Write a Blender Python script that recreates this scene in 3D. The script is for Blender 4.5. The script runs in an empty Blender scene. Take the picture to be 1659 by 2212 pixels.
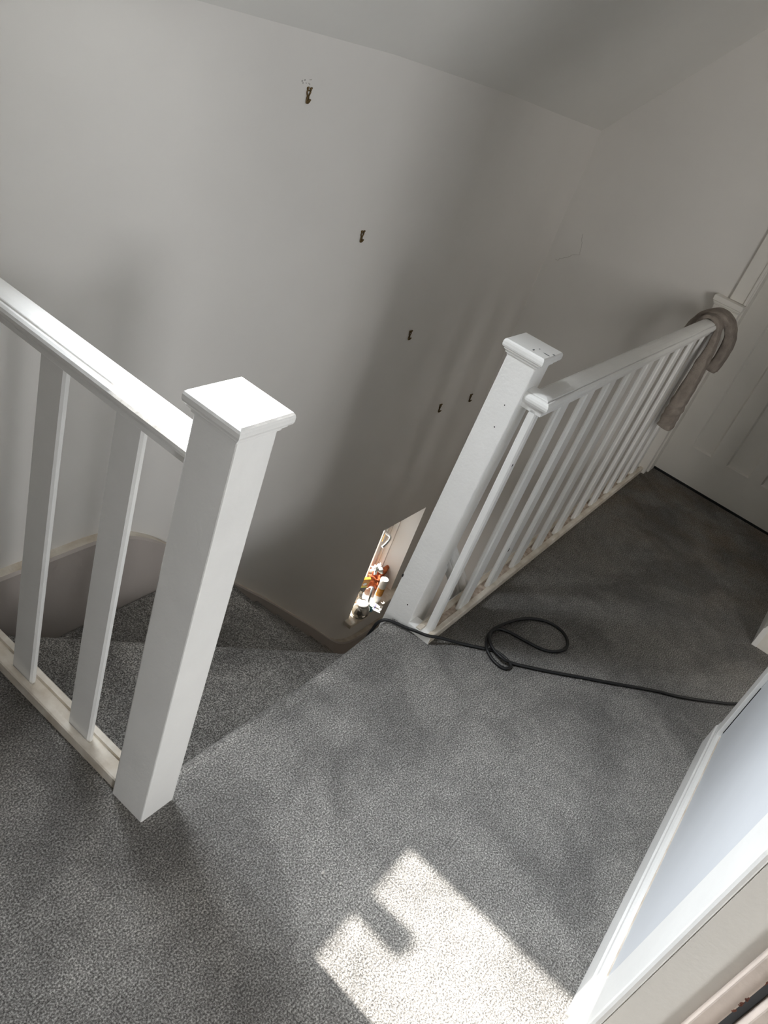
import bpy, bmesh, math, random
from mathutils import Vector, Matrix, noise

# ------------------------------------------------------------------ camera, light, exposure
scn = bpy.context.scene
COL = scn.collection
RI = ((0.56767113, -0.76224283, 0.31102307), (-0.29590865, -0.54146844, -0.78692439), (0.76823665, 0.35467984, -0.53293025))
cam = bpy.data.cameras.new('camera'); camo = bpy.data.objects.new('camera', cam); COL.objects.link(camo)
cam.sensor_fit = 'HORIZONTAL'; cam.sensor_width = 36.0; cam.lens = 36.0 * 1715.355 / 1659.0
cam.clip_start = 0.02
camo.matrix_world = Matrix(((RI[0][0], -RI[1][0], -RI[2][0], 0.0),
                            (RI[0][1], -RI[1][1], -RI[2][1], 0.0),
                            (RI[0][2], -RI[1][2], -RI[2][2], 1.6), (0, 0, 0, 1)))
scn.camera = camo

w = bpy.data.worlds.new('sky'); scn.world = w; w.use_nodes = True
w.node_tree.nodes['Background'].inputs[0].default_value = (0.85, 0.93, 1.0, 1)
w.node_tree.nodes['Background'].inputs[1].default_value = 0.9

def light(name, kind, loc, direction, energy, color=(1, 1, 1), size=None, angle=None):
    l = bpy.data.lights.new(name, kind); l.energy = energy; l.color = color
    if size: l.shape = 'RECTANGLE'; l.size, l.size_y = size
    if angle is not None: l.angle = angle
    o = bpy.data.objects.new(name, l); COL.objects.link(o); o.location = loc
    o.rotation_euler = Vector(direction).to_track_quat('-Z', 'Y').to_euler()
    return o

SUN_DIR = (-0.047, -0.85, -1.0)
light('sun', 'SUN', (1, 6, 7), SUN_DIR, 12.5, (1.0, 0.965, 0.91), angle=math.radians(0.8))
# daylight arriving through the roof window and the stair window
light('roof_window_daylight', 'AREA', (1.055, 1.485, 1.895), (0, -0.763, -0.646), 16.0, (0.90, 0.95, 1.0), size=(0.50, 0.52)).data.spread = math.radians(88)
light('stair_window_daylight', 'AREA', (3.60, 1.86, -1.05), (0, -1, -0.15), 1.3, (1.0, 0.95, 0.88), size=(0.44, 0.9))
light('bedroom_window_daylight', 'AREA', (-1.36, -3.02, 1.84), (0.35, 1, -0.25), 50.0, (0.97, 0.985, 1.0), size=(0.8, 1.0))
light('side_room_fill', 'AREA', (1.75, -1.30, 1.5), (0.8, 0.6, 0.05), 15.0, (1.0, 0.98, 0.945), size=(0.7, 1.0))  # added fill lamp, no window here; brightens end wall and ceiling

scn.view_settings.view_transform = 'Standard'
scn.view_settings.look = 'None'
scn.view_settings.exposure = 0.54
scn.view_settings.gamma = 1.0
scn.view_settings.use_curve_mapping = False
scn.cycles.max_bounces = 10
scn.cycles.diffuse_bounces = 7
scn.cycles.sample_clamp_indirect = 6.0

# ------------------------------------------------------------------ materials
def mat(name, color, rough=0.5, var=0.0, vscale=8.0, bump=0.0, bscale=60.0, spec=0.5, metal=0.0, var2=None):
    m = bpy.data.materials.new(name); m.use_nodes = True
    nt = m.node_tree; b = nt.nodes['Principled BSDF']
    b.inputs['Base Color'].default_value = (*color, 1)
    b.inputs['Roughness'].default_value = rough
    b.inputs['Metallic'].default_value = metal
    b.inputs['Specular IOR Level'].default_value = spec
    tc = nt.nodes.new('ShaderNodeTexCoord')
    if var > 0:
        n = nt.nodes.new('ShaderNodeTexNoise'); n.inputs['Scale'].default_value = vscale; n.inputs['Detail'].default_value = 5
        nt.links.new(tc.outputs['Object'], n.inputs['Vector'])
        r = nt.nodes.new('ShaderNodeValToRGB')
        r.color_ramp.elements[0].position = 0.3; r.color_ramp.elements[1].position = 0.7
        lo = var2 if var2 else tuple(c * (1 - var) for c in color)
        r.color_ramp.elements[0].color = (*lo, 1)
        r.color_ramp.elements[1].color = (*[min(1, c * (1 + var * 0.5)) for c in color], 1)
        nt.links.new(n.outputs['Fac'], r.inputs['Fac']); nt.links.new(r.outputs['Color'], b.inputs['Base Color'])
    if bump > 0:
        n2 = nt.nodes.new('ShaderNodeTexNoise'); n2.inputs['Scale'].default_value = bscale; n2.inputs['Detail'].default_value = 4
        nt.links.new(tc.outputs['Object'], n2.inputs['Vector'])
        bp = nt.nodes.new('ShaderNodeBump'); bp.inputs['Strength'].default_value = bump; bp.inputs['Distance'].default_value = 0.01
        nt.links.new(n2.outputs['Fac'], bp.inputs['Height']); nt.links.new(bp.outputs['Normal'], b.inputs['Normal'])
    return m

def carpet_mat(name, dark, mid, light_, tuft=250.0):
    m = bpy.data.materials.new(name); m.use_nodes = True
    nt = m.node_tree; N = nt.nodes; L = nt.links; b = N['Principled BSDF']
    b.inputs['Roughness'].default_value = 0.95; b.inputs['Specular IOR Level'].default_value = 0.1
    b.inputs['Sheen Weight'].default_value = 0.15
    tc = N.new('ShaderNodeTexCoord')
    def noi(s, d=2.0, rough=0.6):
        n = N.new('ShaderNodeTexNoise'); n.inputs['Scale'].default_value = s; n.inputs['Detail'].default_value = d
        n.inputs['Roughness'].default_value = rough
        L.new(tc.outputs['Object'], n.inputs['Vector']); return n
    tn = noi(tuft, 3.0, 0.7)
    wv = noi(3.2, 4.0, 0.55); wv.inputs['Distortion'].default_value = 0.6
    pile = noi(26.0, 3.0, 0.6)
    ramp = N.new('ShaderNodeValToRGB'); e = ramp.color_ramp.elements
    e[0].position = 0.36; e[0].color = (*dark, 1); e[1].position = 0.66; e[1].color = (*light_, 1)
    mm = e.new(0.5); mm.color = (*mid, 1)
    L.new(tn.outputs['Fac'], ramp.inputs['Fac'])
    # brushed pile: broad patches where the nap lies the other way
    mr = N.new('ShaderNodeMapRange'); mr.inputs['From Min'].default_value = 0.40; mr.inputs['From Max'].default_value = 0.60
    mr.inputs['To Min'].default_value = 0.74; mr.inputs['To Max'].default_value = 1.2
    L.new(wv.outputs['Fac'], mr.inputs['Value'])
    mr2 = N.new('ShaderNodeMapRange'); mr2.inputs['From Min'].default_value = 0.3; mr2.inputs['From Max'].default_value = 0.7
    mr2.inputs['To Min'].default_value = 0.86; mr2.inputs['To Max'].default_value = 1.12
    L.new(pile.outputs['Fac'], mr2.inputs['Value'])
    mu = N.new('ShaderNodeMath'); mu.operation = 'MULTIPLY'; L.new(mr.outputs[0], mu.inputs[0]); L.new(mr2.outputs[0], mu.inputs[1])
    vm = N.new('ShaderNodeVectorMath'); vm.operation = 'SCALE'
    L.new(ramp.outputs['Color'], vm.inputs[0]); L.new(mu.outputs[0], vm.inputs['Scale'])
    # trodden brownish dirt by the far door
    sep = N.new('ShaderNodeSeparateXYZ'); L.new(tc.outputs['Object'], sep.inputs[0])
    st = N.new('ShaderNodeMapRange'); st.inputs['From Min'].default_value = 2.6; st.inputs['From Max'].default_value = 3.7
    L.new(sep.outputs['X'], st.inputs['Value'])
    dn = noi(5.0, 4.0, 0.6)
    dmr = N.new('ShaderNodeMapRange'); dmr.inputs['From Min'].default_value = 0.38; dmr.inputs['From Max'].default_value = 0.62
    L.new(dn.outputs['Fac'], dmr.inputs['Value'])
    dm = N.new('ShaderNodeMath'); dm.operation = 'MULTIPLY'; L.new(st.outputs[0], dm.inputs[0]); L.new(dmr.outputs[0], dm.inputs[1])
    dm2 = N.new('ShaderNodeMath'); dm2.operation = 'MULTIPLY'; dm2.inputs[1].default_value = 0.6; L.new(dm.outputs[0], dm2.inputs[0])
    mx = N.new('ShaderNodeMix'); mx.data_type = 'RGBA'; mx.blend_type = 'MULTIPLY'
    L.new(dm2.outputs[0], mx.inputs['Factor']); L.new(vm.outputs['Vector'], mx.inputs['A'])
    mx.inputs['B'].default_value = (0.80, 0.62, 0.44, 1)
    L.new(mx.outputs['Result'], b.inputs['Base Color'])
    bp = N.new('ShaderNodeBump'); bp.inputs['Strength'].default_value = 0.9; bp.inputs['Distance'].default_value = 0.006
    L.new(tn.outputs['Fac'], bp.inputs['Height'])
    bp2 = N.new('ShaderNodeBump'); bp2.inputs['Strength'].default_value = 0.35; bp2.inputs['Distance'].default_value = 0.02
    L.new(pile.outputs['Fac'], bp2.inputs['Height']); L.new(bp.outputs['Normal'], bp2.inputs['Normal'])
    L.new(bp2.outputs['Normal'], b.inputs['Normal'])
    return m

def glass_mat(name, tint=(1, 1, 1), gloss=0.08):
    m = bpy.data.materials.new(name); m.use_nodes = True; nt = m.node_tree
    nt.nodes.remove(nt.nodes['Principled BSDF']); out = nt.nodes['Material Output']
    t = nt.nodes.new('ShaderNodeBsdfTransparent'); t.inputs[0].default_value = (*tint, 1)
    g = nt.nodes.new('ShaderNodeBsdfGlossy'); g.inputs['Roughness'].default_value = 0.03
    mx = nt.nodes.new('ShaderNodeMixShader'); mx.inputs[0].default_value = gloss
    nt.links.new(t.outputs[0], mx.inputs[1]); nt.links.new(g.outputs[0], mx.inputs[2]); nt.links.new(mx.outputs[0], out.inputs[0])
    return m

M = dict(
    wall=mat('wall_paint', (0.77, 0.745, 0.71), 0.75, 0.05, 1.6, 0.12, 7.0, 0.25),
    ceil=mat('ceiling_paint', (0.77, 0.755, 0.72), 0.8, 0.05, 1.6, 0.15, 6.0, 0.2),
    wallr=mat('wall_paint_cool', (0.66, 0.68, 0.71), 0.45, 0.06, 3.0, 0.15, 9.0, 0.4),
    gloss=mat('white_gloss_paint', (0.86, 0.85, 0.825), 0.34, 0.03, 12.0, 0.10, 90.0, 0.5),
    door=mat('door_paint', (0.82, 0.79, 0.735), 0.42, 0.04, 4.0, 0.10, 60.0, 0.45),
    cream=mat('old_cream_paint', (0.74, 0.69, 0.61), 0.5, 0.22, 18.0, 0.25, 70.0, 0.4, var2=(0.58, 0.50, 0.40)),
    dusty=mat('dusty_groove', (0.60, 0.52, 0.44), 0.8, 0.5, 45.0, 0.4, 120.0, 0.2, var2=(0.34, 0.25, 0.19)),
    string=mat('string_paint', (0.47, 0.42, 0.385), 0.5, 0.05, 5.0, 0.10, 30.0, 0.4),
    carpet=carpet_mat('grey_carpet', (0.066, 0.062, 0.057), (0.226, 0.216, 0.201), (0.62, 0.60, 0.565)),
    dark=mat('dark_void', (0.02, 0.02, 0.02), 0.9),
    black=mat('black_rubber', (0.008, 0.008, 0.009), 0.5),
    brass=mat('dull_brass', (0.16, 0.105, 0.045), 0.45, 0.3, 300.0, metal=0.8),
    towel=mat('taupe_towel', (0.40, 0.345, 0.30), 0.95, 0.25, 30.0, 0.8, 420.0, 0.1),
    wood=mat('bare_wood', (0.20, 0.075, 0.05), 0.8, 0.4, 60.0, 0.4, 200.0),
    peach=mat('aged_pink_paint', (0.72, 0.62, 0.55), 0.5, 0.15, 10.0, 0.2, 50.0),
    grime=mat('filler_mark', (0.50, 0.47, 0.44), 0.9, 0.3, 100.0, 0.5, 300.0),
    glass=glass_mat('window_glass'),
    chrome=mat('polished_metal', (0.75, 0.76, 0.76), 0.12, metal=1.0),
    jar=mat('silver_jar', (0.62, 0.60, 0.54), 0.15, metal=0.85),
    plastic=mat('white_plastic', (0.80, 0.79, 0.75), 0.35, 0.03, 20),
    orange=mat('orange_print', (0.80, 0.36, 0.04), 0.45, 0.25, 60.0),
    yellow=mat('yellow_print', (0.80, 0.72, 0.08), 0.45),
    rust=mat('rust_orange_net', (0.50, 0.13, 0.035), 0.7, 0.5, 50.0, 0.6, 120.0, var2=(0.22, 0.05, 0.02)),
    film=mat('white_film', (0.85, 0.84, 0.80), 0.35, 0.05, 30.0, 0.5, 60.0),
    blue=mat('pale_blue_print', (0.35, 0.60, 0.85), 0.4),
    teal=mat('dark_teal', (0.01, 0.16, 0.17), 0.4),
    violet=mat('violet_ink', (0.10, 0.07, 0.32), 0.4),
    grey=mat('grey_metal', (0.30, 0.31, 0.32), 0.35, metal=0.6),
    dull_grey=mat('dull_dark_grey', (0.09, 0.10, 0.11), 0.7),
    speck=mat('pale_fluff', (0.45, 0.43, 0.40), 0.9),
)

# ------------------------------------------------------------------ helpers
def link(name, bm, m, parent=None, smooth=False, kind=None, label=None):
    bmesh.ops.recalc_face_normals(bm, faces=bm.faces[:])
    me = bpy.data.meshes.new(name); bm.to_mesh(me); bm.free()
    for p in me.polygons: p.use_smooth = smooth
    ms = m if isinstance(m, (list, tuple)) else [m]
    for x in ms: me.materials.append(x)
    o = bpy.data.objects.new(name, me); COL.objects.link(o)
    if parent is not None: o.parent = parent
    if kind: o['kind'] = kind
    if label: o['label'] = label
    return o

def empty(name, loc, label, cat, group=None):
    o = bpy.data.objects.new(name, None); COL.objects.link(o); o.location = loc; o.empty_display_size = 0.05
    o['label'] = label; o['category'] = cat
    if group: o['group'] = group
    return o

def tag(o, label, cat, group=None):
    o['label'] = label; o['category'] = cat
    if group: o['group'] = group
    return o

def box(bm, x0, x1, y0, y1, z0, z1, bev=0.0, seg=2, mi=0):
    vs = [bm.verts.new((x, y, z)) for z in (z0, z1) for x, y in ((x0, y0), (x1, y0), (x1, y1), (x0, y1))]
    fs = [(0, 3, 2, 1), (4, 5, 6, 7), (0, 1, 5, 4), (1, 2, 6, 5), (2, 3, 7, 6), (3, 0, 4, 7)]
    F = [bm.faces.new([vs[i] for i in f]) for f in fs]
    for f in F: f.material_index = mi
    if bev > 0:
        es = list({e for f in F for e in f.edges})
        bmesh.ops.bevel(bm, geom=es, offset=bev, segments=seg, affect='EDGES', profile=0.5)
    return vs

def bxo(name, dims, m, parent=None, bev=0.0, kind=None, seg=2, label=None):
    bm = bmesh.new(); box(bm, *dims, bev=bev, seg=seg); return link(name, bm, m, parent, kind=kind, label=label)

def prism(bm, pts, z0, z1):
    lo = [bm.verts.new((x, y, z0)) for x, y in pts]; hi = [bm.verts.new((x, y, z1)) for x, y in pts]
    n = len(pts); bm.faces.new(lo[::-1]); bm.faces.new(hi)
    for i in range(n): bm.faces.new((lo[i], lo[(i + 1) % n], hi[(i + 1) % n], hi[i]))
    return lo, hi

def sweep(bm, prof, path, frames, cap=True, closed_prof=True):
    """prof: (a,b) pairs; frames: per path point the two axes for a and b"""
    rings = []
    for p, (A, B) in zip(path, frames):
        rings.append([bm.verts.new(Vector(p) + Vector(A) * a + Vector(B) * b) for a, b in prof])
    n = len(prof)
    for r0, r1 in zip(rings, rings[1:]):
        for i in range(n if closed_prof else n - 1):
            bm.faces.new((r0[i], r0[(i + 1) % n], r1[(i + 1) % n], r1[i]))
    if cap: bm.faces.new(rings[0][::-1]); bm.faces.new(rings[-1])
    return rings

def tube(bm, pts, r, n=10, cap=True):
    pts = [Vector(p) for p in pts]
    rings = []; up = Vector((0, 0, 1))
    for i, p in enumerate(pts):
        t = (pts[min(i + 1, len(pts) - 1)] - pts[max(i - 1, 0)]).normalized()
        s = t.cross(up)
        if s.length < 1e-3: s = t.cross(Vector((1, 0, 0)))
        s.normalize(); u = s.cross(t)
        rr = r[i] if isinstance(r, (list, tuple)) else r
        rings.append([bm.verts.new(p + (s * math.cos(a) + u * math.sin(a)) * rr) for a in [2 * math.pi * k / n for k in range(n)]])
    for r0, r1 in zip(rings, rings[1:]):
        for k in range(n): bm.faces.new((r0[k], r0[(k + 1) % n], r1[(k + 1) % n], r1[k]))
    if cap: bm.faces.new(rings[0][::-1]); bm.faces.new(rings[-1])

def spline(P, per=8):
    P = [Vector(p) for p in P]; out = []
    for i in range(len(P) - 1):
        p0 = P[max(i - 1, 0)]; p1 = P[i]; p2 = P[i + 1]; p3 = P[min(i + 2, len(P) - 1)]
        for k in range(per):
            t = k / per
            out.append(0.5 * ((2 * p1) + (p2 - p0) * t + (2 * p0 - 5 * p1 + 4 * p2 - p3) * t * t + (3 * p1 - p0 - 3 * p2 + p3) * t ** 3))
    out.append(P[-1]); return out

def lathe(bm, prof, c=(0, 0, 0), n=24):
    rings = [[bm.verts.new((c[0] + r * math.cos(2 * math.pi * k / n), c[1] + r * math.sin(2 * math.pi * k / n), c[2] + z)) for k in range(n)] for r, z in prof]
    for a, b in zip(rings, rings[1:]):
        for k in range(n): bm.faces.new((a[k], a[(k + 1) % n], b[(k + 1) % n], b[k]))
    bm.faces.new(rings[0][::-1]); bm.faces.new(rings[-1])

def grid_noise(bm, amp, scale, seed=0):
    for v in bm.verts:
        v.co += noise.noise_vector(v.co * scale + Vector((seed, seed * 2, 0))) * amp

YW = 1.52          # plane of the big stairwell wall
XE = 3.99          # plane of the end wall with the door
YR = -0.29         # plane of the right-hand wall
R1 = 0.195         # riser

# ------------------------------------------------------------------ setting: walls
bm = bmesh.new()
box(bm, -1.6, 3.38, YW, YW + 0.25, -2.2, 1.56)
box(bm, 3.83, 4.3, YW, YW + 0.25, -2.2, 1.56)
box(bm, 3.38, 3.83, YW, YW + 0.25, -0.85, 1.56)
box(bm, 3.38, 3.83, YW, YW + 0.25, -2.2, -1.56)
link('wall_left', bm, M['wall'], kind='structure')

bm = bmesh.new()
box(bm, XE, XE + 0.14, 0.545, YW + 0.02, -2.2, 3.0)
box(bm, XE, XE + 0.14, -0.165, 0.545, 2.02, 3.0)
box(bm, XE, XE + 0.14, -1.6, -0.165, -0.3, 3.0)
wb = link('wall_back', bm, M['wall'], kind='structure')

def crack(pts, r, parent, m):
    bm = bmesh.new(); tube(bm, pts, r, 5); return link('hairline_crack', bm, m, parent)

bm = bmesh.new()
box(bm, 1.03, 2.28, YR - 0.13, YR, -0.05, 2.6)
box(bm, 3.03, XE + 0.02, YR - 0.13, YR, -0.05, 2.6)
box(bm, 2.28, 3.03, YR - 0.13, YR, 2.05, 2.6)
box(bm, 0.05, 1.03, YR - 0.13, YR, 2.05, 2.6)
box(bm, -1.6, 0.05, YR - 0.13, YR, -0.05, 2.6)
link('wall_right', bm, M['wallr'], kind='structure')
bm = bmesh.new()
box(bm, -1.7, -1.55, YR - 0.13, YW + 0.2, -0.3, 3.0)
box(bm, -2.4, -2.3, -3.2, YR, -0.05, 2.6)
box(bm, -2.4, -1.70, -3.2, -3.05, -0.05, 2.6); box(bm, -0.50, 1.1, -3.2, -3.05, -0.05, 2.6)
box(bm, -1.70, -0.50, -3.2, -3.05, -0.05, 1.3); box(bm, -1.70, -0.50, -3.2, -3.05, 2.37, 2.6)
box(bm, -2.4, -1.6, YR - 0.13, YR, -0.05, 2.6)
link('wall_front', bm, M['wall'], kind='structure')
# bedroom window behind the camera
bm = bmesh.new()
for a in ((-1.70, -1.64, 1.3, 2.37), (-0.56, -0.50, 1.3, 2.37), (-1.64, -0.56, 1.3, 1.36), (-1.64, -0.56, 2.31, 2.37)):
    box(bm, a[0], a[1], -3.16, -3.10, a[2], a[3], bev=0.004)
w3 = link('window_3', bm, M['gloss'], kind='structure')
bxo('pane', (-1.64, -0.56, -3.135, -3.130, 1.36, 2.31), M['glass'], w3)
# the unseen room beyond the doorway on the right
bm = bmesh.new()
box(bm, 1.1, 4.2, -1.62, -1.5, -0.05, 2.6)
box(bm, 1.06, 1.16, -3.2, YR - 0.13, -0.05, 2.6)
link('wall_side', bm, M['wall'], kind='structure')

# ceiling: pitched over the stairs, flat above the landing
xs = [-2.5, 0.82, 1.315, 2.2, 2.97, 3.4, 4.0, 4.3]
ez = [1.43, 1.43, 1.43, 1.425, 1.395, 1.37, 1.337, 1.325]
SL = 1.18
Y0, Y1, YF = 1.459, 1.128, 0.62
ys = [1.62, Y0, Y1, YF, -3.3]
def cz(i, y): return ez[i] + (YW - max(y, YF)) * SL
bm = bmesh.new()
V = [[bm.verts.new((x, y, cz(i, y))) for y in ys] for i, x in enumerate(xs)]
V2 = [[bm.verts.new((x, y + (0.191 if y >= YF else 0), cz(i, y) + 0.161)) for y in ys] for i, x in enumerate(xs)]
for i in range(len(xs) - 1):
    for j in range(len(ys) - 1):
        if i == 1 and j == 1:
            for a, b in (((i, j), (i + 1, j)), ((i + 1, j), (i + 1, j + 1)), ((i + 1, j + 1), (i, j + 1)), ((i, j + 1), (i, j))):
                bm.faces.new((V[a[0]][a[1]], V[b[0]][b[1]], V2[b[0]][b[1]], V2[a[0]][a[1]]))
            continue
        for G in (V, V2):
            bm.faces.new((G[i][j], G[i + 1][j], G[i + 1][j + 1], G[i][j + 1]))
link('ceiling', bm, M['ceil'], kind='structure')

# roof window in the pitch
cT = Vector((0, -1, SL)).normalized(); cN = Vector((0, SL, 1)).normalized(); cX = Vector((1, 0, 0))
c0 = Vector((0.82, Y0, 1.43 + (YW - Y0) * SL)) + cN * 0.26
Lw = (Vector((0, Y1, 1.43 + (YW - Y1) * SL)) - Vector((0, Y0, 1.43 + (YW - Y0) * SL))).length
def slab(bm, a0, a1, b0, b1, n0, n1):
    vs = [bm.verts.new(c0 + cX * a + cT * b + cN * n) for n in (n0, n1) for a, b in ((a0, b0), (a1, b0), (a1, b1), (a0, b1))]
    for f in [(0, 3, 2, 1), (4, 5, 6, 7), (0, 1, 5, 4), (1, 2, 6, 5), (2, 3, 7, 6), (3, 0, 4, 7)]: bm.faces.new([vs[i] for i in f])
bm = bmesh.new()
slab(bm, -0.06, 0.0, -0.06, Lw + 0.06, -0.01, 0.03); slab(bm, 0.495, 0.555, -0.06, Lw + 0.06, -0.01, 0.03)
slab(bm, 0.0, 0.495, -0.06, 0.0, -0.01, 0.03); slab(bm, 0.0, 0.495, Lw, Lw + 0.06, -0.01, 0.03)
sk = link('window_1', bm, M['gloss'], kind='structure')
bm = bmesh.new(); slab(bm, 0, 0.495, 0, Lw, 0.012, 0.018); link('pane', bm, M['glass'], sk)
bm = bmesh.new()
hc = c0 + cX * 0.305 + cT * 0.0 - cN * 0.03
tube(bm, spline([hc + cT * -0.01, hc + cT * 0.05, hc + cT * 0.112, hc + cT * 0.140], 4), [0.030] * 4 + [0.036] * 4 + [0.038] * 3 + [0.028, 0.012], 14)
link('handle_shape', bm, M['gloss'], sk, smooth=True)  # handle-shaped knob added to cut the notch in the floor sun patch
bm = bmesh.new(); slab(bm, 0.0, 0.05, 0.0, 0.41, -0.05, 0.0)
link('sun_blocker', bm, M['gloss'], sk)  # unseen blocker, added to keep a sun strip off the floor

# ------------------------------------------------------------------ landing floor
NX0, NX1, NY = 0.87, 1.86, 0.70
bm = bmesh.new()
def poly(bm, pts, z):
    return bm.faces.new([bm.verts.new((x, y, z)) for x, y in pts])
# nosing line (slightly uneven)
nose = [(NX0 + (NX1 - NX0) * t, NY + 0.006 * math.sin(7.0 * t + 0.6)) for t in [k / 24 for k in range(25)]]
rn = 0.030
prof = [(0.0, 0.0)] + [(rn * math.sin(a), -rn + rn * math.cos(a)) for a in [math.pi / 2 * k / 6 for k in range(1, 7)]] + [(rn - 0.004, -0.07), (rn - 0.022, -R1 - 0.02)]
top = None; rows = []
for dx, dz in prof:
    rows.append([bm.verts.new((x, y - rn + dx, dz)) for x, y in nose])
for a, b in zip(rows, rows[1:]):
    for i in range(len(nose) - 1): bm.faces.new((a[i], a[i + 1], b[i + 1], b[i]))
front = rows[0]
# main landing area as a grid of faces, kept simple
p = lambda x, y: bm.verts.new((x, y, 0.0))
A0 = p(-2.45, -3.25); A1 = p(4.25, -3.25); A2 = p(4.25, 0.60); A3 = p(NX1, 0.60); 
B0 = p(NX0, YW + 0.05); B1 = p(-2.45, YW + 0.05)
bm.faces.new([A0, A1, A2, A3] + [front[-1]] + front[-2::-1] + [B0, B1])
# drop faces at the stairwell edges
def down(a, b, z=-0.06):
    va, vb = a, b
    c, d = bm.verts.new((vb.co.x, vb.co.y, z)), bm.verts.new((va.co.x, va.co.y, z)); bm.faces.new((va, vb, c, d))
down(A2, A3); down(front[0], B0, -0.4)
floor = link('floor', bm, M['carpet'], kind='structure')
for poly_ in floor.data.polygons: poly_.use_smooth = True

# apron wall under the landing, below the right-hand balustrade
bm = bmesh.new()
box(bm, 1.93, 4.1, 0.52, 0.635, -2.2, -0.03)
box(bm, -1.6, 0.87, 0.9, YW + 0.1, -1.2, -0.05)
link('wall_stairwell', bm, M['wall'], kind='structure')
bxo('floor_half_landing', (1.0, 4.1, 0.5, YW + 0.02, -2.05, -1.95), M['carpet'], kind='structure')

# ------------------------------------------------------------------ staircase
stairs = empty('staircase', (1.9, 1.1, -1.0), 'grey carpeted winding stairs turning down along the tall plain wall', 'stairs')
def step(pts, ztop, drop=0.30, bv=0.012):
    """prism tread; a rounded nosing on every top edge"""
    bm = bmesh.new(); lo, hi = prism(bm, pts, ztop - drop, ztop)
    es = [e for e in bm.edges if all(abs(v.co.z - ztop) < 1e-6 for v in e.verts)]
    bmesh.ops.bevel(bm, geom=es, offset=bv, segments=5, affect='EDGES', profile=0.5)
    o = link('step', bm, M['carpet'], None, smooth=True)
    o.parent = stairs; o.location = -stairs.location
    return o
def part(o): o.parent = stairs; o.location = -stairs.location; return o
YS = 1.482
L1a = (1.845, 0.745); L1b = (0.955, YS)
step([(0.86, 0.70), (1.845, 0.70), L1a, L1b, (0.86, YS)], -R1, bv=0.026)
step([(0.86, 1.2), (1.78, 0.71), (1.885, 0.71), (1.885, YS), (0.86, YS)], -2 * R1)
for k in range(3, 10):
    x1 = 1.885 + 0.205 * (k - 2)
    step([(x1 - 0.30, 0.64), (x1, 0.64), (x1, YS), (x1 - 0.30, YS)], -R1 * k)

# wall string: level, then easing down along the flight, then level again
topl = [(0.80, -0.045), (1.20, -0.042), (1.36, -0.045), (1.47, -0.075), (1.58, -0.135), (1.67, -0.205), (1.80, -0.32), (2.124, -0.607), (2.37, -0.82), (2.62, -1.045), (2.90, -1.30), (3.10, -1.49), (3.22, -1.60), (3.33, -1.685), (3.45, -1.745), (3.6, -1.775), (4.0, -1.785)]
tp = [(v.x, v.y) for v in spline([(x, z, 0) for x, z in topl], 5)]
bm = bmesh.new()
rows = []
for x, z in tp:
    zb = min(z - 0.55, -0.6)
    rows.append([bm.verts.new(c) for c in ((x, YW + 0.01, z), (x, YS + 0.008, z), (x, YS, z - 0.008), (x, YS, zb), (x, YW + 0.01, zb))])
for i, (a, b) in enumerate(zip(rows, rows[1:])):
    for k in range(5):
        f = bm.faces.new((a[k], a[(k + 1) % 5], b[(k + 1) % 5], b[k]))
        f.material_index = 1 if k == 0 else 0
bm.faces.new(rows[0]); bm.faces.new(rows[-1][::-1])
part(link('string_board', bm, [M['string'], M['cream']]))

# sloping handrail and one baluster of the flight, seen through the right balustrade
RAILH = [(0.022, 0.0), (0.022, 0.010), (0.0225, 0.012), (0.027, 0.015), (0.032, 0.020), (0.0355, 0.027), (0.036, 0.034), (0.034, 0.040), (0.030, 0.0445), (0.0268, 0.0455), (0.0262, 0.0425), (0.0248, 0.0425), (0.0244, 0.0475),
         (0.023, 0.0490), (0.012, 0.0520)]
RAIL = [(-a, b) for a, b in RAILH] + [(0.0, 0.053)] + RAILH[::-1]
bm = bmesh.new()
P0 = Vector((1.93, 0.668, 0.335)); D = Vector((1, 0, -1.0)).normalized(); U = Vector((1, 0, 1.0)).normalized()
sweep(bm, RAIL, [P0, P0 + D * 2.1], [((0, 1, 0), U * -1), ((0, 1, 0), U * -1)])
for v in bm.verts: v.co += U * 0.0
part(link('handrail', bm, M['gloss']))
for k in range(1, 7):
    x = 1.99 + 0.205 * (k - 1)
    part(bxo('baluster', (x, x + 0.05, 0.655, 0.682, -R1 * (k + 2) , 0.335 - (x + 0.03 - 1.93) - 0.04), M['gloss'], bev=0.004))

# ------------------------------------------------------------------ balustrades
def cap_mesh(bm, cx, cy, z, s, k=1.0):
    """moulded square newel cap: ogee under a thick eased slab, z = underside"""
    pr = [(0.046, -0.004), (0.0465, 0.001), (0.0505, 0.0015), (0.051, 0.005), (0.0525, 0.0075), (0.0555, 0.0095), (0.0565, 0.010), (0.0565, 0.0135), (0.0585, 0.014), (0.0615, 0.0165), (0.063, 0.021), (0.063, 0.029), (0.0617, 0.0335), (0.0585, 0.037)]
    rings = []
    for r, dz in pr:
        r *= s / 0.063
        rings.append([bm.verts.new((cx + sx * r, cy + sy * r, z + dz * k)) for sx, sy in ((-1, -1), (1, -1), (1, 1), (-1, 1))])
    for a, b in zip(rings, rings[1:]):
        for i in range(4): bm.faces.new((a[i], a[(i + 1) % 4], b[(i + 1) % 4], b[i]))
    bm.faces.new(rings[0][::-1]); bm.faces.new(rings[-1])

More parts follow.
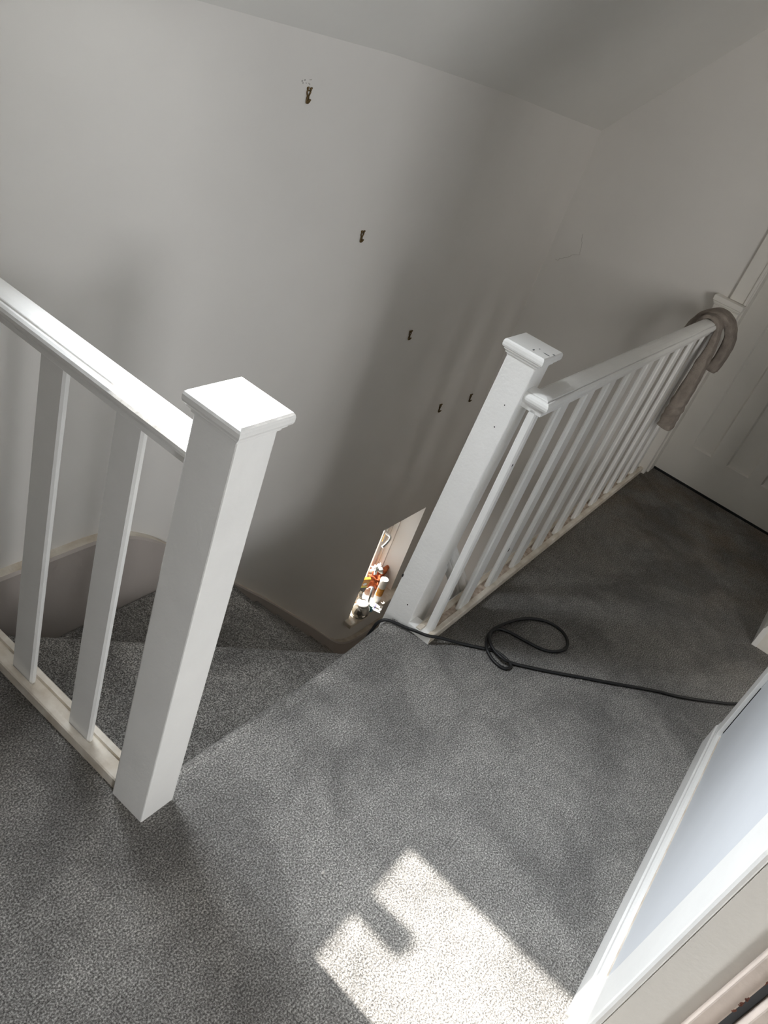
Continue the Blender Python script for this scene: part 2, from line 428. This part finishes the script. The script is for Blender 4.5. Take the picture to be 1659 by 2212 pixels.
def newel(parent, x0, x1, y0, y1, zb, zt, s, k, lean=(0, 0)):
    bm = bmesh.new(); box(bm, x0, x1, y0, y1, zb, zt, bev=0.003, seg=2)
    for v in bm.verts: v.co.x += lean[0] * v.co.z; v.co.y += lean[1] * v.co.z
    n = link('newel_post', bm, M['gloss'], parent)
    bm = bmesh.new(); cap_mesh(bm, (x0 + x1) / 2 + lean[0] * zt, (y0 + y1) / 2 + lean[1] * zt, zt - 0.002, s, k)
    link('cap', bm, M['gloss'], n)
    return n

def baluster_bm(lx, ly, h):
    bm = bmesh.new()
    c = 0.0045
    pts = [(-lx + c, -ly), (lx - c, -ly), (lx, -ly + c), (lx, ly - c), (lx - c, ly), (-lx + c, ly), (-lx, ly - c), (-lx, -ly + c)]
    prism(bm, pts, 0, h)
    return bm

def base_rail(bm, a, b, half, along):
    """grooved base rail from a to b (centre line), along = 'x' or 'y'"""
    pr = [(-half, -0.03), (-half, 0.026), (-half + 0.003, 0.029), (-half + 0.017, 0.029), (-half + 0.0175, 0.020), (half - 0.0175, 0.020), (half - 0.017, 0.029), (half - 0.003, 0.029), (half, 0.026), (half, -0.03)]
    A = (0, 1, 0) if along == 'x' else (1, 0, 0)
    rg = sweep(bm, pr, [a, b], [(A, (0, 0, 1))] * 2)
    bm.faces.ensure_lookup_table()
    for f in bm.faces:
        zs = [v.co.z - a[2] for v in f.verts]
        if len(f.verts) == 4 and all(abs(z - 0.020) < 1e-4 for z in zs): f.material_index = 1

# left balustrade (runs away from the newel towards the big wall)
lb = empty('balustrade', (0, 0, 0), 'near white balustrade whose square newel cap and rail end catch the sun', 'balustrade')
newel(lb, 0.818, 0.908, 0.643, 0.740, -0.02, 0.981, 0.0625, 1.0)
bm = bmesh.new()
sweep(bm, RAIL, [(0.868, 0.738, 0.859), (0.868, YW + 0.01, 0.859)], [((1, 0, 0), (0, 0, 1))] * 2)
link('handrail', bm, M['gloss'], lb)
bm = bmesh.new(); base_rail(bm, (0.857, 0.738, 0), (0.857, YW + 0.01, 0), 0.030, 'y')
link('base_rail', bm, [M['cream'], M['cream']], lb)
for k in range(4):
    o = link('baluster', baluster_bm(0.0085, 0.0370, 0.86 - 0.018), M['gloss'], lb)
    o.location = (0.8540, 0.903 + 0.2145 * k if k < 3 else YW - 0.045, 0.018)

# right balustrade
rb = empty('balustrade', (0, 0, 0), 'long white balustrade beside the landing, newel at one end, towel at the other', 'balustrade')
newel(rb, 1.856, 1.944, 0.637, 0.724, -0.35, 0.940, 0.0605, 1.0, lean=(0.0, -0.027))
# handrail: short mitred return off the newel, then the long run
bm = bmesh.new()
zr = 0.824; xr = 1.899; yr = 0.575
q = [(xr, 0.640, zr), (xr, yr, zr), (XE - 0.005, yr, zr)]
s2 = 1.0
sweep(bm, RAIL, q, [((-1, 0, 0), (0, 0, 1)), ((-1, -1, 0), (0, 0, 1)), ((0, -1, 0), (0, 0, 1))])
link('handrail', bm, M['gloss'], rb)
bm = bmesh.new()
base_rail(bm, (1.856, 0.580, 0), (XE - 0.05, 0.580, 0), 0.030, 'x')
bmesh.ops.recalc_face_normals(bm, faces=bm.faces[:])
link('base_rail', bm, [M['cream'], M['dusty']], rb)
bxo('base_block', (1.854, 1.905, 0.551, 0.6375, -0.03, 0.024), M['gloss'], rb, bev=0.002)
bx = [1.877, 2.058, 2.262, 2.452, 2.650, 2.845, 3.043, 3.240, 3.430, 3.615, 3.79]
for k, x in enumerate(bx):
    o = link('baluster', baluster_bm(0.0325 if k else 0.015, 0.0085 if k else 0.012, zr + 0.006 - 0.018), M['gloss'], rb)
    o.location = (x + (0.0325 if k else 0.015), 0.5735 if k else 0.577, 0.018)
# half newel against the end wall, with a moulded cap
hn = bxo('half_newel', (XE - 0.055, XE + 0.001, 0.535, 0.655, -0.02, 0.885), M['door'], rb, bev=0.003)
bm = bmesh.new()
for z0, z1, g in ((0.885, 0.891, 0.004), (0.891, 0.899, 0.009), (0.900, 0.924, 0.014)):
    box(bm, XE - 0.055 - g, XE + 0.001, 0.535 - g * 0.5, 0.655 + g, z0, z1, bev=0.002)
link('cap', bm, M['door'], hn)

# ------------------------------------------------------------------ end door and its frame
d = bmesh.new()
YD0, YD1 = -0.165, 0.527; XD = 4.08
cols = [(YD0, -0.065), (0.045 - 0.11, 0.045), (0.045, 0.11), (0.11, 0.229), (0.229, 0.312), (0.312, 0.42), (0.42, YD1)]
def door_leaf(bm, xf, y_edges, z_edges, panels, depth=0.012, thick=0.04, lip=0.008):
    """face grid with sunk panels; xf = face plane, faces -x"""
    for i in range(len(y_edges) - 1):
        for j in range(len(z_edges) - 1):
            y0, y1, z0, z1 = y_edges[i], y_edges[i + 1], z_edges[j], z_edges[j + 1]
            if (i, j) in panels:
                o = [bm.verts.new((xf, y, z)) for y, z in ((y0, z0), (y1, z0), (y1, z1), (y0, z1))]
                n = [bm.verts.new((xf + depth, y, z)) for y, z in ((y0 + lip, z0 + lip), (y1 - lip, z0 + lip), (y1 - lip, z1 - lip), (y0 + lip, z1 - lip))]
                for k in range(4): bm.faces.new((o[k], o[(k + 1) % 4], n[(k + 1) % 4], n[k]))
                bm.faces.new(n)
            else:
                bm.faces.new([bm.verts.new((xf, y, z)) for y, z in ((y0, z0), (y1, z0), (y1, z1), (y0, z1))])
    bmesh.ops.remove_doubles(bm, verts=bm.verts[:], dist=1e-5)
    y0, y1, z0, z1 = y_edges[0], y_edges[-1], z_edges[0], z_edges[-1]
    box(bm, xf + depth + 0.002, xf + thick, y0, y1, z0, z1)
    for a in ((y0, y0 + 0.002, z0, z1), (y1 - 0.002, y1, z0, z1)): box(bm, xf + 0.0005, xf + thick, *a)
    box(bm, xf + 0.0005, xf + thick, y0, y1, z0, z0 + 0.002)
door_leaf(d, XD, [YD0, -0.065, 0.045, 0.11, 0.229, 0.312, 0.42, YD1], [0.012, 0.20, 1.25, 1.36, 1.85, 2.0], {(1, 1), (3, 1), (5, 1), (1, 3), (3, 3), (5, 3)})
link('door_1', d, M['door'], kind='structure')
bxo('dark_door_gap', (XD - 0.004, XD + 0.05, YD0, YD1, 0.0, 0.0105), M['dark'], kind='structure')  # near-black strip painting in the shaded gap under the door
bm = bmesh.new()   # lining + architrave
box(bm, XE - 0.004, XE + 0.14, 0.527, 0.546, 0, 2.02)
box(bm, XE - 0.004, XE + 0.14, -0.18, -0.165, 0, 2.02)
box(bm, XE - 0.004, XE + 0.14, -0.18, 0.546, 2.0, 2.02)
link('trim_1', bm, M['door'], kind='structure')
bm = bmesh.new()
for (y0, y1) in ((0.533, 0.612),):
    box(bm, XE - 0.018, XE + 0.001, y0, y1, 0.925, 2.09, bev=0.003)
    box(bm, XE - 0.026, XE - 0.016, y0 - 0.001, y0 + 0.012, 0.925, 2.09, bev=0.003)
box(bm, XE - 0.018, XE + 0.001, -0.25, -0.172, 0, 2.09, bev=0.003)
box(bm, XE - 0.018, XE + 0.001, -0.25, 0.612, 2.012, 2.09, bev=0.003)
link('trim_2', bm, M['door'], kind='structure')

# ------------------------------------------------------------------ right wall joinery
def skirt(bm, x0, x1, y, h=0.115):
    pr = [(0.0, -0.01), (0.020, -0.01), (0.020, h - 0.030), (0.016, h - 0.024), (0.015, h - 0.012), (0.010, h - 0.004), (0.0, h)]
    sweep(bm, pr, [(x0, y, 0), (x1, y, 0)], [((0, 1, 0), (0, 0, 1))] * 2)
bm = bmesh.new(); skirt(bm, 1.185, 2.285, YR); skirt(bm, 3.02, XE - 0.001, YR)
link('baseboard_right', bm, M['gloss'], kind='structure')
bm = bmesh.new()
box(bm, 2.205, 2.284, YR, YR + 0.014, 0, 2.05, bev=0.002)          # flat board at the far corner
t3 = link('trim_3', bm, M['gloss'], kind='structure')
bm = bmesh.new(); tube(bm, [(2.204, YR + 0.001, 0.13), (2.203, YR + 0.001, 0.33)], 0.0014, 6); tube(bm, [(2.204, YR + 0.001, 0.40), (2.204, YR + 0.001, 0.9)], 0.0012, 6)
link('paint_crack', bm, M['dark'], t3)
bm = bmesh.new(); tube(bm, [(1.19, YR + 0.001, 0.1165), (1.6, YR + 0.001, 0.117), (2.20, YR + 0.001, 0.1165)], 0.0022, 6)
link('paint_line', bm, M['cream'], bpy.data.objects['baseboard_right'])
bm = bmesh.new()
box(bm, 1.036, 1.178, YR, YR + 0.014, -0.01, 2.1, bev=0.004)       # near architrave
tube(bm, [(1.035, YR + 0.010, -0.01), (1.035, YR + 0.010, 2.1)], 0.009, 10)
link('trim_4', bm, M['gloss'], kind='structure')
bm = bmesh.new()
box(bm, 1.026, 1.034, YR - 0.128, YR + 0.004, 0, 2.05, bev=0.001)  # lining
box(bm, 2.279, 2.286, YR - 0.128, YR + 0.002, 0, 2.05)
box(bm, 3.022, 3.031, YR - 0.13, YR + 0.003, 0, 2.05, bev=0.001)
link('trim_5', bm, M['door'], kind='structure')
bm = bmesh.new(); box(bm, 1.008, 1.028, YR - 0.100, YR - 0.072, 0, 2.05, bev=0.003)
st = link('trim_6', bm, M['peach'], kind='structure')
bm = bmesh.new(); box(bm, 1.012, 1.024, YR - 0.112, YR - 0.1002, 0, 2.04)
link('dark_stop_gap', bm, M['dull_grey'], st)  # dark strip painting in the shaded gap between stop and door
flecks_xy = ((1.012, YR - 0.0985, 0.618, .004, .003, .020), (1.010, YR - 0.0985, 0.558, .003, .003, .006), (1.010, YR - 0.0985, 0.542, .003, .003, .007), (1.010, YR - 0.0985, 0.522, .002, .003, .005))
for (x, y, z, a, b, c) in flecks_xy:
    bm = bmesh.new(); bmesh.ops.create_icosphere(bm, subdivisions=3, radius=1, matrix=Matrix.Translation((x, y, z)) @ Matrix.Diagonal((a, b, c, 1))); grid_noise(bm, 0.002, 300)
    link('paint_chip', bm, M['wood'], st, smooth=True)
bm = bmesh.new(); box(bm, 0.985, 1.022, -1.20, YR - 0.1135, 0.01, 2.03, bev=0.003)
link('door_2', bm, M['peach'], kind='structure')

# ------------------------------------------------------------------ stair window
bm = bmesh.new()
yg = YW + 0.20
for dd in ((3.38, 3.415, yg - 0.03, yg + 0.03, -1.56, -0.85), (3.79, 3.83, yg - 0.03, yg + 0.03, -1.56, -0.85), (3.415, 3.79, yg - 0.03, yg + 0.03, -1.56, -1.51), (3.415, 3.79, yg - 0.03, yg + 0.03, -0.90, -0.85), (3.745, 3.79, yg - 0.045, yg + 0.02, -1.51, -0.90), (3.822, 3.831, yg - 0.085, yg - 0.045, -1.53, -0.85), (3.812, 3.831, yg - 0.052, yg - 0.028, -1.53, -0.85)):
    box(bm, *dd, bev=0.004)
wn = link('window_2', bm, M['gloss'], kind='structure')
bxo('pane', (3.415, 3.745, yg - 0.002, yg + 0.004, -1.51, -0.90), M['glass'], wn)
bm = bmesh.new()
tube(bm, spline([(3.765, yg - 0.045, -1.13), (3.765, yg - 0.085, -1.14), (3.735, yg - 0.09, -1.17), (3.70, yg - 0.088, -1.19)], 5), 0.010, 10)
box(bm, 3.755, 3.777, yg - 0.05, yg - 0.044, -1.20, -1.07, bev=0.003)
link('handle_shape', bm, M['chrome'], wn, smooth=False)
bm = bmesh.new(); box(bm, 3.335, 3.90, YW - 0.055, YW + 0.17, -1.56, -1.53, bev=0.006, seg=3)
link('window_sill', bm, M['cream'], wn)

# ------------------------------------------------------------------ things on the sill
SZ = -1.53
tb = empty('tablet_tube', (3.652, 1.512, SZ), 'white upright plastic tube with plain cap and orange label on the stair window sill', 'tube')
bm = bmesh.new(); lathe(bm, [(0.021, 0.0), (0.0235, 0.004), (0.0235, 0.165), (0.022, 0.170)]); link('body', bm, M['plastic'], tb, smooth=True)
bm = bmesh.new(); lathe(bm, [(0.0255, 0.0), (0.026, 0.003), (0.026, 0.022), (0.023, 0.0255), (0.020, 0.023)], (0, 0, 0.165)); link('lid', bm, M['plastic'], tb, smooth=True)
bm = bmesh.new()
n = 18
ra = [[bm.verts.new((0.0242 * math.cos(a), 0.0242 * math.sin(a), z)) for a in [math.radians(150 + 190 * k / n) for k in range(n + 1)]] for z in (0.062, 0.122)]
for k in range(n): bm.faces.new((ra[0][k], ra[0][k + 1], ra[1][k + 1], ra[1][k]))
lab = link('paper_label', bm, M['orange'], tb, smooth=True)
bm = bmesh.new()
for r_ in range(6):
    z = 0.070 + 0.008 * r_
    a0, a1 = math.radians(205), math.radians(205 + (70 if r_ % 2 else 85))
    m_ = 8
    rr = [[bm.verts.new((0.0246 * math.cos(a0 + (a1 - a0) * k / m_), 0.0246 * math.sin(a0 + (a1 - a0) * k / m_), zz)) for k in range(m_ + 1)] for zz in (z, z + 0.0018)]
    for k in range(m_): bm.faces.new((rr[0][k], rr[0][k + 1], rr[1][k + 1], rr[1][k]))
link('print_lines', bm, M['rust'], lab)

def blob(name, c, r, m, amp, scale, seed, flat=1.0, sub=4, parent=None):
    bm = bmesh.new(); bmesh.ops.create_icosphere(bm, subdivisions=sub, radius=1.0)
    for v in bm.verts:
        v.co = Vector((v.co.x * r[0], v.co.y * r[1], v.co.z * r[2]))
        d_ = noise.turbulence(v.co * scale + Vector((seed, 0, seed)), 3, False)
        v.co *= 1 + amp * (d_ - 0.4)
        v.co += Vector(c)
        v.co.z = max(v.co.z, SZ + 0.0005)
    return link(name, bm, m, parent, smooth=True)
o = blob('net_bag', (3.735, 1.60, SZ + 0.075), (0.085, 0.055, 0.085), M['rust'], 0.9, 22, 3.1)
tag(o, 'rust orange bag slumped behind the white tube on the stair window sill', 'bag')
o = blob('plastic_wrapper', (3.665, 1.595, SZ + 0.205), (0.070, 0.032, 0.030), M['film'], 1.3, 30, 8.4)
tag(o, 'crumpled clear white wrapper resting on top of the rust orange bag', 'wrapper')
o = blob('paper_tissue', (3.522, 1.562, SZ + 0.062), (0.028, 0.024, 0.052), M['film'], 0.9, 28, 5.0)
tag(o, 'crumpled white paper between the round metal jar and the white tube', 'paper')
jr = empty('metal_jar', (3.452, 1.50, SZ), 'round shiny silver jar at the near end of the stair window sill', 'jar')
bm = bmesh.new(); lathe(bm, [(0.028, 0), (0.045, 0.006), (0.055, 0.028), (0.056, 0.048), (0.049, 0.072), (0.036, 0.088), (0.030, 0.092)], n=32); link('body', bm, M['jar'], jr, smooth=True)
bm = bmesh.new(); lathe(bm, [(0.033, 0.088), (0.040, 0.092), (0.040, 0.100), (0.030, 0.108), (0.010, 0.112)], n=32); link('lid', bm, M['plastic'], jr, smooth=True)
pk = empty('seed_packet', (3.525, 1.615, SZ), 'small yellow and orange printed packet standing upright near the stair window glass', 'packet')
pk.rotation_euler = (0.18, 0, -0.5)
bxo('carton', (-0.050, 0.050, -0.010, 0.010, 0.0, 0.215), M['orange'], pk, bev=0.002)
bxo('yellow_band', (-0.0505, 0.0505, -0.0105, 0.0105, 0.135, 0.150), M['yellow'], pk)
bxo('black_band', (-0.0505, 0.0505, -0.0105, 0.0105, 0.085, 0.135), M['black'], pk)
bm = bmesh.new(); lathe(bm, [(0.013, 0), (0.013, 0.0008)], n=20); rd = link('round_emblem', bm, M['plastic'], pk); rd.rotation_euler = (math.pi / 2, 0, 0); rd.location = (0.022, -0.0105, 0.170)
lt = empty('leaflet', (3.595, 1.462, SZ + 0.004), 'folded white leaflet with blue and violet print lying at the sill edge', 'leaflet')
lt.rotation_euler = (0, 0, 0.35)
bxo('paper', (-0.030, 0.045, -0.030, 0.026, -0.0035, 0.006), M['film'], lt, bev=0.001)
bxo('blue_patch', (-0.045, -0.018, 0.020, 0.045, -0.0035, 0.012), M['blue'], lt, bev=0.001)
bxo('violet_stripe', (-0.020, 0.035, 0.012, 0.017, 0.0055, 0.0068), M['violet'], lt)
tl = bxo('teal_carton', (3.520, 3.555, 1.472, 1.505, SZ, SZ + 0.030), M['teal'], bev=0.002); tag(tl, 'small dark teal carton beside the round silver jar', 'carton')
bm = bmesh.new(); tube(bm, [(3.575, 1.520, SZ + 0.008), (3.603, 1.548, SZ + 0.120)], [0.006, 0.008], 12); o = link('pen_tube', bm, M['grey'], smooth=True); tag(o, 'slim grey and white applicator leaning beside the white tube', 'applicator')

# ------------------------------------------------------------------ picture hooks
def hook(x, z, s, label):
    t = empty('picture_hook', (x, YW, z), label, 'hook', 'picture hooks left on the stairwell wall')
    bm = bmesh.new()
    L_ = spline([(-0.0105 * s, -0.003, 0.003 * s), (-0.011 * s, -0.003, -0.008 * s), (-0.009 * s, -0.003, -0.018 * s), (-0.002 * s, -0.004, -0.030 * s), (-0.001 * s, -0.004, -0.036 * s)], 4)
    R_ = [Vector((-v.x, v.y, v.z)) for v in L_]
    tube(bm, L_, 0.0036 * s, 8); tube(bm, R_, 0.0036 * s, 8)
    tube(bm, [(-0.010 * s, -0.003, -0.005 * s), (0.010 * s, -0.003, -0.005 * s)], 0.0034 * s, 8)
    for dx in (-0.0035, 0.0035):
        tube(bm, spline([(dx * s, -0.004, -0.030 * s), (dx * s, -0.005, -0.050 * s), (dx * s, -0.010 * s, -0.054 * s), (dx * s, -0.015 * s, -0.048 * s), (dx * s, -0.020 * s, -0.036 * s)], 4), 0.0040 * s, 8)
    link('hook', bm, M['brass'], t, smooth=True)
    for sx in (-1, 1):
        bm = bmesh.new(); tube(bm, [(sx * 0.0105 * s, 0.003, 0.000), (sx * 0.0105 * s, -0.009 * s, 0.007 * s)], 0.0042 * s, 8)
        link('nail', bm, M['brass'], t, smooth=True)
hook(1.853, 1.296, 0.62, 'brass double hook highest on the stairwell wall, under pale filler marks')
hook(2.300, 0.893, 0.62, 'brass double hook second highest on the stairwell wall')
hook(2.870, 0.446, 0.66, 'brass double hook in the middle of the descending row of five')
hook(3.452, -0.046, 0.72, 'brass double hook lowest in the row, left of the one by the newel')
hook(3.783, -0.056, 0.72, 'brass double hook nearest the cap and handrail of the far newel')
random.seed(4)
bm = bmesh.new()
for k in range(9):
    x = 1.835 + random.uniform(-0.018, 0.022); z = 1.312 + random.uniform(-0.006, 0.009)
    bmesh.ops.create_icosphere(bm, subdivisions=2, radius=1, matrix=Matrix.Translation((x, YW, z)) @ Matrix.Diagonal((random.uniform(.001, .0035), 0.0008, random.uniform(.001, .0025), 1)))
wl = bpy.data.objects['wall_left']; link('filler_marks', bm, M['grime'], wl, smooth=True)

# hairline cracks in the plaster of the end wall
def on_end(y, z): return (XE - 0.0002, y, z)
random.seed(2)
def jag(pts, n=5, a=0.004):
    out = []
    for (y0, z0), (y1, z1) in zip(pts, pts[1:]):
        for k in range(n):
            t = k / n; out.append(on_end(y0 + (y1 - y0) * t + random.uniform(-a, a), z0 + (z1 - z0) * t + random.uniform(-a, a)))
    out.append(on_end(*pts[-1])); return out

EW = bpy.data.objects['wall_back']
crack(jag([(1.466, 0.724), (1.416, 0.763), (1.363, 0.804), (1.372, 0.843), (1.391, 0.894)]), 0.0008, EW, M['grime'])
crack(jag([(1.195, 1.738), (1.160, 1.782), (1.128, 1.822)], 6, 0.003), 0.0022, EW, M['dark'])
crack(jag([(1.386, 1.506), (1.362, 1.532)], 5, 0.003), 0.0020, EW, M['dark'])

def flecks(name, pts, m, parent):
    for (x, y, z, a, b, c) in pts:
        bm = bmesh.new()
        bmesh.ops.create_icosphere(bm, subdivisions=2, radius=1, matrix=Matrix.Translation((x, y, z)) @ Matrix.Diagonal((a, b, c, 1)))
        grid_noise(bm, min(a, b, c) * 0.8, 400)
        link(name, bm, m, parent, smooth=True)
flecks('paint_chip', [(1.8555, 0.6477, 0.744, .0004, .0018, .002), (1.8555, 0.647, 0.812, .0004, .0016, .0018), (1.856, 0.7185, 0.160, .0006, .003, .007), (1.858, 0.637, 0.352, .001, .001, .006), (1.8555, 0.665, 0.078, .0004, .002, .003),
                       (2.277, 0.5645, 0.191, .004, .0008, .009), (1.882, 0.5645, 0.664, .002, .0008, .005),], M['dark'], rb)
flecks('scuff_mark', [(1.862, 0.640, 0.976, .006, .002, .0004), (1.880, 0.610, 0.976, .002, .010, .0004), (1.890, 0.636, 0.976, .003, .002, .0004), (1.905, 0.600, 0.976, .003, .004, .0004)], M['dull_grey'], rb)
random.seed(11)
flecks('lint_speck', [(x, y, 0.002, random.uniform(.002, .006), random.uniform(.0015, .003), .002) for x, y in
    ((1.733, .160), (1.743, .148), (1.738, .166), (1.863, .161), (2.174, .13), (2.894, .318), (2.90, .30), (2.2, .496), (1.032, .293), (1.042, .249), (1.485, -.091), (1.663, -.165), (1.703, .282))], M['speck'], floor)

# ------------------------------------------------------------------ black cord across the carpet
cord = [Vector(p) for p in ((1.8193, 0.6710, 0.008), (1.8451, 0.6306, 0.010), (1.8500, 0.6010, 0.018), (1.8524, 0.5628, 0.030), (1.8919, 0.5317, 0.022), (1.9504, 0.4809, 0.006), (1.9988, 0.4204, 0.006), (2.0232, 0.3898, 0.006), (2.0209, 0.3595, 0.010), (2.0119, 0.3318, 0.012), (2.0080, 0.3216, 0.006), (1.9857, 0.3250, 0.006), (1.9754, 0.3453, 0.006), (1.9824, 0.3799, 0.006), (1.9993, 0.4119, 0.012), (2.0409, 0.4341, 0.006), (2.0775, 0.4444, 0.008), (2.1281, 0.4411, 0.012), (2.2156, 0.4232, 0.006), (2.2809, 0.3920, 0.006), (2.3289, 0.3409, 0.006), (2.3350, 0.2878, 0.006), (2.3073, 0.2473, 0.006), (2.2630, 0.2340, 0.006), (2.2153, 0.2492, 0.006), (2.1808, 0.2861, 0.006), (2.1625, 0.3489, 0.006), (2.1493, 0.4058, 0.006), (2.1270, 0.4376, 0.006), (2.0935, 0.4444, 0.006), (2.0373, 0.4250, 0.016), (2.0117, 0.3925, 0.016), (1.9997, 0.3515, 0.018), (2.0248, 0.3212, 0.008), (2.0600, 0.2778, 0.006), (2.1102, 0.2162, 0.006), (2.1641, 0.1551, 0.006), (2.2178, 0.0927, 0.006), (2.2734, 0.0297, 0.006), (2.3189, -0.0212, 0.006), (2.3750, -0.0864, 0.006), (2.4040, -0.1276, 0.006), (2.4556, -0.1876, 0.006), (2.5208, -0.2533, 0.006), (2.5947, -0.3185, 0.006))]
cord = [Vector((1.795, 0.80, -0.24)), Vector((1.80, 0.742, -0.16)), Vector((1.803, 0.722, -0.06)), Vector((1.806, 0.712, -0.010))] + [Vector((1.822, 0.690, 0.008))] + cord[1:] + [Vector((2.80, -0.45, 0.006)), Vector((2.95, -0.75, 0.006))]
bm = bmesh.new(); tube(bm, spline(cord, 7), 0.0052, 10)
tag(link('power_cord', bm, M['black'], smooth=True), 'thin black cord looped once on the grey landing carpet', 'cord')

# ------------------------------------------------------------------ towel over the rail end
def band(path, widths, x0, x1, thick, seed, m, waves=0.0, nseg=10):
    """folded cloth following a y-z path; its width runs along x"""
    bm = bmesh.new()
    pts = spline([(0, y, z) for y, z in path], 8); N_ = len(pts)
    rings = []
    for i, p_ in enumerate(pts):
        t = (pts[min(i + 1, N_ - 1)] - pts[max(i - 1, 0)]).normalized(); nn = Vector((0, -t.z, t.y))
        s = i / (N_ - 1)
        j = s * (len(widths) - 1); a = int(min(j, len(widths) - 2)); wv = widths[a] + (widths[a + 1] - widths[a]) * (j - a)
        xm = (x0 + x1) / 2; hw = (x1 - x0) / 2 * wv[0]; th = thick * wv[1]; xo = wv[2]
        ring = []
        for k in range(2 * nseg):
            ang = 2 * math.pi * k / (2 * nseg)
            cx_, cy_ = math.cos(ang), math.sin(ang)
            sx_ = math.copysign(abs(cx_) ** 0.45, cx_); sy_ = math.copysign(abs(cy_) ** 0.45, cy_)
            ring.append(bm.verts.new(Vector((xm + xo, 0, 0)) + Vector((0, p_.y, p_.z)) + Vector((1, 0, 0)) * sx_ * hw + nn * sy_ * th / 2))
        rings.append(ring)
    n_ = 2 * nseg
    for r0, r1 in zip(rings, rings[1:]):
        for k in range(n_): bm.faces.new((r0[k], r0[(k + 1) % n_], r1[(k + 1) % n_], r1[k]))
    bm.faces.new(rings[0][::-1]); bm.faces.new(rings[-1])
    bmesh.ops.subdivide_edges(bm, edges=bm.edges[:], cuts=1, use_grid_fill=True)
    for v in bm.verts:
        v.co += noise.noise_vector(v.co * 28 + Vector((seed, 0, 0))) * 0.0035
        if waves: 
            if v.co.z < 0.58: v.co += Vector((-1, -0.5, 0)) * 0.006 * math.sin(v.co.z * 150 + v.co.y * 60) * min(1, (0.58 - v.co.z) * 12)
    return bm

class WV(tuple):
    def __add__(s, o): return WV(a + b for a, b in zip(s, o))
    def __sub__(s, o): return WV(a - b for a, b in zip(s, o))
    def __mul__(s, k): return WV(a * k for a in s)
tw = empty('towel', (3.72, 0.55, 0.87), 'taupe fleece towel folded and hung over the far end of the handrail', 'towel')
def tpart(name, bm):
    o = link(name, bm, M['towel'], None, smooth=True); o.parent = tw; o.location = -Vector(tw.location); return o
tpart('front_fold', band([(0.640, 0.62), (0.634, 0.72), (0.624, 0.82), (0.606, 0.876), (0.575, 0.886), (0.542, 0.868), (0.524, 0.80), (0.518, 0.70), (0.514, 0.60), (0.512, 0.50), (0.510, 0.405)],
      [WV((0.8, 0.8, 0)), WV((0.8, 0.8, 0)), WV((0.9, 0.9, 0)), WV((1.0, 1.0, 0)), WV((1.0, 1.2, -0.005)), WV((1.15, 2.4, -0.04)), WV((1.35, 2.9, -0.07)), WV((1.3, 2.9, -0.09))], 3.60, 3.68, 0.022, 2.0, M['towel'], waves=1))
tpart('outer_loop', band([(0.668, 0.70), (0.664, 0.78), (0.646, 0.845), (0.600, 0.886), (0.545, 0.884), (0.508, 0.852), (0.487, 0.80), (0.484, 0.74), (0.490, 0.66)],
      [WV((0.8, 0.9, 0)), WV((0.9, 1.0, 0)), WV((1.0, 1.0, 0)), WV((1.0, 1.1, 0)), WV((1.0, 1.1, 0.01)), WV((1.1, 1.3, 0.02)), WV((1.0, 1.5, 0.03))], 3.685, 3.82, 0.033, 7.0, M['towel']))
